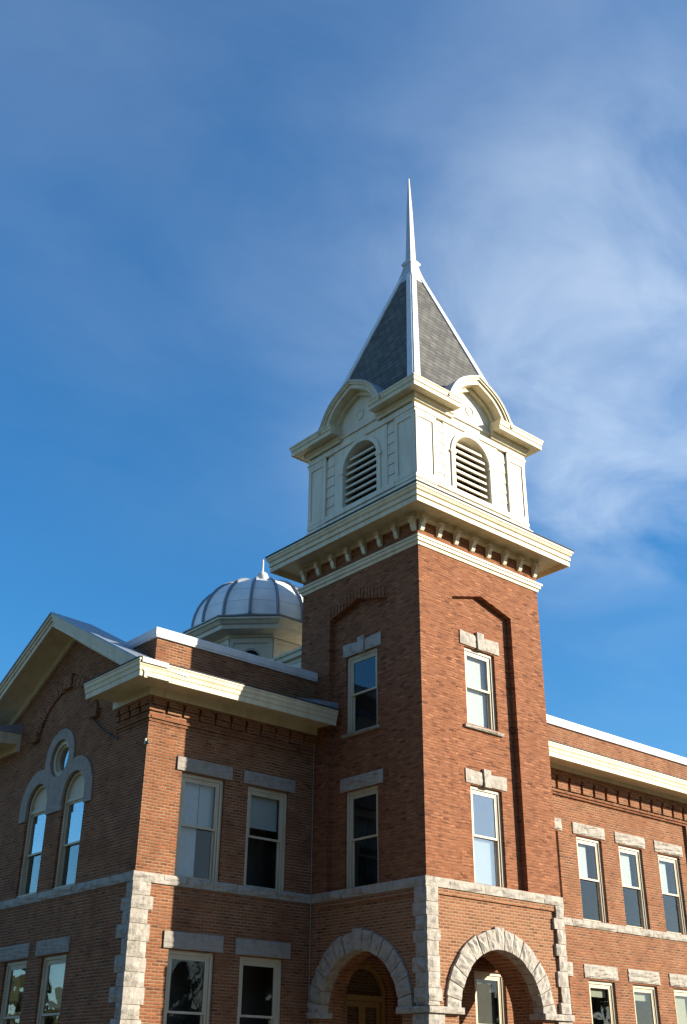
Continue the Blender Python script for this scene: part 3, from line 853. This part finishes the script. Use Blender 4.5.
# brick hood over the triple window
q = MB(); n = 34
t = 1.25
for i in range(n):
    a0 = pi/2-t+2*t*i/n+.004; a1 = pi/2-t+2*t*(i+1)/n-.004
    q.fprism(GF, [(GY+r_*math.cos(a), 3.97+r_*math.sin(a)) for r_, a in ((1.60, a0), (1.92, a0), (1.92, a1), (1.60, a1))], -.03, .05+.012*(i % 2))
q.fbox(GF, GY-.2, GY+.2, -.03, .12, 5.56, 5.98)
for y in (GY-1.9, GY+1.5): q.fbox(GF, y, y+.4, -.03, .13, 4.34, 4.6)
build('hood_mould', q, 'brick', gw)

# parapet above the wing
q = MB(); q.box(-L+.02, -.003, D+.004, D+.35, 4.9, 5.88); q.box(-L+.02, -L+.32, D+.352, 5.8, 4.9, 5.88)
pp = build('parapet', q, 'brick', court)
CPF = [(-.45, 5.885), (.06, 5.885), (.07, 5.93), (.085, 5.94), (.10, 6.12), (.06, 6.15), (-.45, 6.13)]
q = MB(); q.sweep(CPF, [(-L+.02, 5.85), (-L+.02, D+.004), (-.004, D+.004)]); build('coping', q, 'coping', pp)

# ================================================================== LONG WING
lw = MB(); lw.box(W+.003, XR, E2, E2+.42, GROUND, 4.55)
RWN = [(6.76+2.14*k, 6.76+2.14*k+1.26) for k in range(4)]
RW2 = [(16.6+2.14*k, 17.86+2.14*k) for k in range(3)]
lops = [rcut(RW, a, b_, za, zb) for a, b_ in RWN+RW2 for za, zb in ((.02, 2.49), (-4.3, -1.65))]
rw = link('wing_wall', boolean(lw, lops+[rcut(RW, W-.2, PW1, -4.3, -1.70)]), 'brick', court)
for k, (a, b_) in enumerate(RWN+RW2):
    up = ('blind', 0, .62, .5, .95) if k in (1, 3) else ('blind', .05, .75, .52, .97)
    sash_window(RW, a, b_, .02, 2.49, (a-.16, b_+.18, 2.52, 2.87), up=up)
    sash_window(RW, a, b_, -4.3, -1.65, (a-.18, b_+.16, -1.60, -1.23), up=('shade', 0, 1, .84, .98) if k != 3 else ('shade', 0, 1, .5, .98))
build('belt_course', belt(RW, W+.07, XR, -.21, .0), 'stone', rw)
q = MB(); q.fbox(RW, 14.92, 15.9, -.05, .10, .02, 3.6); q.fbox(RW, W+.01, 6.2, -.05, .10, .02, 3.6)
q.fbox(RW, 14.92, 15.9, -.05, .10, GROUND, -.24)
build('pilaster', q, 'brick', rw)
build('corbel_table', corbels(RW, W+.004, XR, .62, 3.60, 4.32, .10, .13, 3.80), 'brick', rw)
q = MB(); q.sweep(EP, [(W+.003, E2), (XR, E2)]); ec3 = build('eaves_cornice', q, 'cream', court)
q = MB(); q.sweep(SK, [(W+.003, E2), (XR, E2)]); build('skirt_roof', q, 'roofing', ec3)
q = MB(); q.box(W+.004, XR, E2+.004, E2+.35, 4.9, 5.82); pp2 = build('parapet', q, 'brick', court)
q = MB(); q.sweep([(w, z-.05) for w, z in CPF], [(W+.004, E2+.004), (XR, E2+.004)]); build('coping', q, 'coping', pp2)
# downpipe in the corner of wing and tower
q = MB(); q.tube([(-.06, D-.05, 4.3), (-.06, D-.05, GROUND)], .011, 8); build('conduit', q, 'stone_dark', court)

# roofs and rear walls (close the building)
q = MB(); q.box(-L+.43, -.01, D+.43, 16, 4.9, 5.2); q.box(-.005, W+.005, W+.01, 16, 4.9, 5.2); q.box(W+.01, XR, E2+.43, 16, 4.9, 5.2)
build('flat_roof', q, 'roofing', court)
q = MB(); q.box(-L, XR, 16.002, 16.4, GROUND, 5.2); q.box(XR-.4, XR-.002, E2+.43, 16, GROUND, 4.88); q.box(-L+.0, -L+.4, YB+.005, 16, GROUND, 5.2)
build('rear_wall', q, 'brick', court)
# main roof block behind the tower with a moulded edge
q = MB(); q.box(1.12, 7.5, 5.1, 8.05, 5.2, 7.5); rb = build('roof_block', q, 'white', court)
q = MB(); q.sweep([(-.3, 7.36), (.02, 7.36), (.04, 7.46), (.14, 7.5), (.15, 7.62), (.2, 7.66), (.2, 7.74), (-.3, 7.8)], [(1.12, 8.05), (1.12, 5.1), (7.5, 5.1)]); build('cornice', q, 'cream', rb)

# ================================================================== CUPOLA
CX, CY = 2.1, 10.0
def octo(prof, name, mat, par, n=8, smooth=False):
    q = MB(); q.lathe(CX, CY, prof, n, R(22.5)); return build(name, q, mat, par, smooth=smooth)
cup = octo([(1.88, 5.2), (1.88, 8.86)], 'cupola', 'white', court)
octo([(1.6, 8.74), (1.93, 8.74), (1.95, 8.82), (2.05, 8.86), (2.36, 8.90), (2.40, 8.88), (2.44, 8.88), (2.46, 9.0), (2.52, 9.03), (2.60, 9.13), (2.66, 9.15), (2.66, 9.22), (1.6, 9.24)], 'cornice', 'white', cup)
octo([(2.70, 9.235), (2.71, 9.27), (2.45, 9.36), (1.6, 9.37)], 'eave_flashing', 'metal', cup)
def dprof(t):  # t 0..1 up the dome
    a = t*pi/2*.93
    return 2.38*math.cos(a)**.8, 9.36+1.95*math.sin(a)/math.sin(pi/2*.93)
octo([dprof(i/10) for i in range(11)], 'dome', 'dome', cup, 16)
for k in range(16):
    a = R(22.5)*k+R(22.5)
    q = MB()
    pts = []
    for i in range(11):
        r, z = dprof(i/10); pts.append((CX+(r+.01)*math.cos(a), CY+(r+.01)*math.sin(a), z+.01))
    q.tube(pts, .06, 6)
    build('dome_rib', q, 'rib', cup)
q = MB(); q.lathe(CX, CY, [(.40, 11.26), (.30, 11.35), (.16, 11.38), (.12, 11.50), (.18, 11.56), (.23, 11.69), (.18, 11.83), (.09, 11.90), (.042, 11.93), (.036, 12.2), (.03, 12.4)], 16); build('ball_finial', q, 'coping', cup, smooth=True)
# arched openings in the drum faces (axis aligned octagon: faces at multiples of 45 deg)
ap = 1.88*math.cos(pi/8)
for k in range(8):
    a = R(45)*k
    nx, ny = math.cos(a), math.sin(a); tx, ty = -ny, nx
    class DF:
        def __call__(s, u, w, z): return Vector((CX+nx*(ap+w)+tx*u, CY+ny*(ap+w)+ty*u, z))
    Fd = DF()
    q = MB()
    for (c, d, za, zb) in ((-.72, -.60, 6.6, 8.7), (.60, .72, 6.6, 8.7), (-.60, .60, 8.55, 8.7)): q.fbox(Fd, c, d, -.02, .05, za, zb)
    q.ring(Fd, 0, 8.02, .28, .35, -.02, .03, 0, pi, 14)
    build('drum_panel', q, 'white', cup)
    q = MB(); q.fprism(Fd, arch_pts(0, .28, 8.02, 6.9, 14), -.02, .008); build('drum_opening', q, 'dark', cup)

# ================================================================== small things on the walls
cam_t = empty('wall_fixture', (-L, D+.03, 3.1), 'small dark fixture on the brick corner of the gabled wing, under the cornice', 'wall fixture')
q = MB(); q.box(-L-.04, -L, D+.01, D+.07, 3.06, 3.2); build('bracket', q, 'frame', cam_t)
q = MB(); q.box(-L-.035, -L+.03, D-.10, D+.008, 3.06, 3.13); build('fixture_body', q, 'black', cam_t)
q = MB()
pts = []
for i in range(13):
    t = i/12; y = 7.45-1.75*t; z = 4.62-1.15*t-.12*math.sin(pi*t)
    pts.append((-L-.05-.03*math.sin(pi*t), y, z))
q.tube(pts, .02, 6)  # thin dark line down the gable, built as a sagging tube
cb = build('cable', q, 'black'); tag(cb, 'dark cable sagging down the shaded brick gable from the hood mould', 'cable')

# ================================================================== ground, tree across the lawn
def ground_mat(name, c1, c2, sc):
    m, nt, b = new_mat(name)
    uv, pos, s = wall_uv(nt)
    col = mixc(nt, ramp(nt, noise(nt, pos, sc, 6), [(.35, 0), (.65, 1)]), c1, c2)
    nt.links.new(col, b.inputs['Base Color']); b.inputs['Roughness'].default_value = .95
    return m
M['lawn'] = ground_mat('winter_lawn', (.06, .055, .025), (.09, .075, .035), .8)
M['concrete'] = ground_mat('pale_concrete', (.20, .19, .17), (.26, .245, .22), 1.5)
q = MB(); S = 1500
v = [q.bm.verts.new(p) for p in ((-S, -S, GROUND), (S, -S, GROUND), (S, S, GROUND), (-S, S, GROUND))]; q.bm.faces.new(v)
g = build('ground', q, 'lawn'); tag(g, kind='structure')
q = MB()
for r_ in ((-40, 60, -13, -11), (.6, 4.4, -8, -.5), (-8, -.5, 1.4, 3.5)):
    v = [q.bm.verts.new(p) for p in ((r_[0], r_[2], GROUND+.004), (r_[1], r_[2], GROUND+.004), (r_[1], r_[3], GROUND+.004), (r_[0], r_[3], GROUND+.004))]; q.bm.faces.new(v)
g = build('path', q, 'concrete'); tag(g, kind='structure')

def bare_tree(loc, h, seed, label):
    rnd = random.Random(seed)
    t = empty('bare_tree', loc, label, 'tree')
    tr, cr = MB(), MB()
    def grow(mb, p, d, l, r, depth):
        pts = [p]; rad = [r]; q_ = p.copy(); dd = d.copy()
        for i in range(4):
            dd = (dd+Vector((rnd.uniform(-.18, .18), rnd.uniform(-.18, .18), rnd.uniform(-.02, .14)))).normalized()
            q_ = q_+dd*l/4; pts.append(q_.copy()); rad.append(r*(1-.11*(i+1)))
        mb.tube(pts, rad, 6 if depth < 3 else 4)
        if depth >= 5: return
        for k in range(3 if depth < 4 else 2):
            ax = dd.orthogonal().normalized(); ax.rotate(Matrix.Rotation(rnd.uniform(0, 2*pi), 3, dd))
            nd = (dd*rnd.uniform(.7, 1.1)+ax*rnd.uniform(.5, .95)).normalized()
            s_ = pts[rnd.choice((2, 3, 4)) if k else 4]
            grow(cr, s_.copy(), nd, l*rnd.uniform(.62, .82), r*.55, depth+1)
    grow(tr, Vector(loc), Vector((0, 0, 1)), h*.3, .24, 0)
    build('trunk', tr, 'bark', t); build('crown', cr, 'bark', t)
bare_tree((19, -31, GROUND), 12.5, 3, 'bare leafless tree standing across the lawn from the tower')

# unseen trees added behind the camera: mirrored in panes, tall to cut sky fill
M['foliage'] = ground_mat('dark_foliage', (.035, .045, .018), (.06, .06, .028), 1.2)
q = MB(); rnd = random.Random(11)
for i in range(150):
    az = R(118+245*i/150+rnd.uniform(-.8, .8))
    low = az < R(172)
    far = az > R(285)
    d = rnd.uniform(75, 95) if low or far else rnd.uniform(34, 46)
    x, y = -4+math.sin(az)*d, -4+math.cos(az)*d
    h = rnd.uniform(9, 12) if low or far else rnd.uniform(20, 26)
    for k in range(60):
        a = rnd.uniform(0, 2*pi); t = rnd.random(); r = (2.6 if low else 3.0)*math.sin(pi*(.12+.8*t))*rnd.uniform(.3, 1)
        p = Vector((x+r*math.cos(a), y+r*math.sin(a), GROUND+.6+(h-1)*t))
        s_ = rnd.uniform(.6, 1.3)
        n_ = Vector((rnd.uniform(-1, 1), rnd.uniform(-1, 1), rnd.uniform(-.6, 1))).normalized(); a_ = n_.orthogonal().normalized()*s_; b_ = n_.cross(a_)
        v = [q.bm.verts.new(p+u) for u in (a_, b_*.8, -a_*.9, -b_)]; q.bm.faces.new(v)
wd = build('far_trees', q, 'foliage'); tag(wd, 'dark belt of trees round the grounds behind the viewer', None, None, 'stuff')

# ================================================================== light, sky, camera
SUN_EL, SUN_AZ = R(18.5), R(135)
sd = Vector((math.sin(SUN_AZ)*math.cos(SUN_EL), math.cos(SUN_AZ)*math.cos(SUN_EL), math.sin(SUN_EL)))
ld = bpy.data.lights.new('sun', 'SUN'); ld.energy = 5.0; ld.angle = R(.5); ld.color = (1, .90, .74)
lo = bpy.data.objects.new('sun', ld); COL.objects.link(lo); lo.rotation_euler = (-sd).to_track_quat('-Z', 'Y').to_euler(); lo.location = (30, -30, 30)

w = bpy.data.worlds.new('World'); scene.world = w; w.use_nodes = True
nt = w.node_tree; nt.nodes.clear()
out = nt.nodes.new('ShaderNodeOutputWorld')
sky = nt.nodes.new('ShaderNodeTexSky'); sky.sky_type = 'NISHITA'; sky.sun_disc = False
sky.sun_elevation = SUN_EL; sky.sun_rotation = SUN_AZ; sky.altitude = 0; sky.air_density = 1.25; sky.dust_density = .25; sky.ozone_density = 6.5
hs = nt.nodes.new('ShaderNodeHueSaturation'); hs.inputs['Saturation'].default_value = 1.16; hs.inputs['Value'].default_value = 1.0; hs.inputs['Hue'].default_value = .498
nt.links.new(sky.outputs[0], hs.inputs['Color'])
bg = nt.nodes.new('ShaderNodeBackground'); bg.inputs[1].default_value = .094
tc_ = nt.nodes.new('ShaderNodeTexCoord')
sx = nt.nodes.new('ShaderNodeSeparateXYZ'); nt.links.new(tc_.outputs['Generated'], sx.inputs[0])
# cirrus sheet: project the direction on a high flat layer
zz = mathn(nt, 'ADD', mathn(nt, 'MAXIMUM', sx.outputs[2], 0.0), .12)
cu = mathn(nt, 'DIVIDE', sx.outputs[0], zz); cv = mathn(nt, 'DIVIDE', sx.outputs[1], zz)
cc = nt.nodes.new('ShaderNodeCombineXYZ'); nt.links.new(cu, cc.inputs[0]); nt.links.new(cv, cc.inputs[1])
def bank(d, width):
    dn = nt.nodes.new('ShaderNodeVectorMath'); dn.operation = 'DOT_PRODUCT'
    nt.links.new(tc_.outputs['Generated'], dn.inputs[0]); dn.inputs[1].default_value = Vector(d).normalized()
    r_ = nt.nodes.new('ShaderNodeMapRange'); r_.interpolation_type = 'SMOOTHERSTEP'
    r_.inputs[1].default_value = math.cos(R(width)); r_.inputs[2].default_value = 1.0
    nt.links.new(dn.outputs['Value'], r_.inputs[0]); return r_.outputs[0]
def cl_noise(rot, sc, scale, loc, detail, dist, lo, hi):
    mp = nt.nodes.new('ShaderNodeMapping'); mp.inputs['Rotation'].default_value = (0, 0, R(rot)); mp.inputs['Scale'].default_value = sc; mp.inputs['Location'].default_value = loc
    nt.links.new(cc.outputs[0], mp.inputs[0])
    n_ = nt.nodes.new('ShaderNodeTexNoise'); n_.inputs['Scale'].default_value = scale; n_.inputs['Detail'].default_value = detail; n_.inputs['Roughness'].default_value = .55; n_.inputs['Distortion'].default_value = dist
    nt.links.new(mp.outputs[0], n_.inputs[0])
    return ramp(nt, n_.outputs['Fac'], [(lo, 0), (hi, 1)])
veil = cl_noise(20, (1, 1.15, 1), 1.7, (.3, .8, 0), 8, .25, .25, .80)      # soft high veil
wisp = cl_noise(-40, (1, 1.35, 1), 3.2, (1.7, .4, 0), 9, .45, .34, .80)    # torn streaks
west_fill = bank((-.80, -.25, .55), 75); ex = bank((.765, .43, .48), 23); ey = bank((.672, .394, .66), 24); et = bank((.38, .50, .80), 30); er = bank((.80, .30, .50), 38)
m1 = mathn(nt, 'ADD', mathn(nt, 'MULTIPLY', er, .07), mathn(nt, 'ADD', mathn(nt, 'MULTIPLY', et, .13), .015))
a1 = mathn(nt, 'MULTIPLY', veil, m1)
m2 = mathn(nt, 'ADD', mathn(nt, 'MULTIPLY', ex, .46), mathn(nt, 'ADD', mathn(nt, 'MULTIPLY', ey, .08), .02))
a2 = mathn(nt, 'MULTIPLY', wisp, m2)
lowc = nt.nodes.new('ShaderNodeMapRange'); lowc.interpolation_type = 'SMOOTHERSTEP'; lowc.inputs[1].default_value = .34; lowc.inputs[2].default_value = .47; lowc.inputs[3].default_value = .12
nt.links.new(sx.outputs[2], lowc.inputs[0])
cf = mathn(nt, 'MULTIPLY', mathn(nt, 'MINIMUM', mathn(nt, 'ADD', a1, a2), .85), lowc.outputs[0])
colr = mixc(nt, cf, hs.outputs[0], (4.6, 5.3, 6.1))
se = bank((.66, -.74, .28), 45)  # unseen pale veil added around the sun for the panes to reflect
colr = mixc(nt, mathn(nt, 'MULTIPLY', se, .45), colr, (5.2, 5.6, 6.0))
# unseen cloud sheet added in the west as neutral fill for shaded sides
colr = mixc(nt, mathn(nt, 'MULTIPLY', mathn(nt, 'ADD', mathn(nt, 'MULTIPLY', veil, .4), .6), mathn(nt, 'MULTIPLY', west_fill, .18)), colr, (3.6, 3.3, 2.8))
nt.links.new(colr, bg.inputs[0]); nt.links.new(bg.outputs[0], out.inputs[0])

cam = bpy.data.cameras.new('camera'); co = bpy.data.objects.new('camera', cam); COL.objects.link(co)
yaw, pitch, roll = R(40.826), R(27.382), R(.546)
Fv = Vector((math.sin(yaw)*math.cos(pitch), math.cos(yaw)*math.cos(pitch), math.sin(pitch)))
Rv = Vector((math.cos(yaw), -math.sin(yaw), 0)); Uv = Rv.cross(Fv)
R2 = math.cos(roll)*Rv+math.sin(roll)*Uv; U2 = -math.sin(roll)*Rv+math.cos(roll)*Uv
co.matrix_world = Matrix(((R2.x, U2.x, -Fv.x, -19.475), (R2.y, U2.y, -Fv.y, -19.393), (R2.z, U2.z, -Fv.z, -4.443), (0, 0, 0, 1)))
cam.sensor_fit = 'VERTICAL'; cam.sensor_height = 24; cam.lens = 1106.357*24/1024
cam.clip_start = .1; cam.clip_end = 5000
scene.camera = co
scene.render.resolution_x = 687; scene.render.resolution_y = 1024
scene.view_settings.view_transform = 'Standard'; scene.view_settings.look = 'None'; scene.view_settings.exposure = 1.08; scene.view_settings.gamma = 1
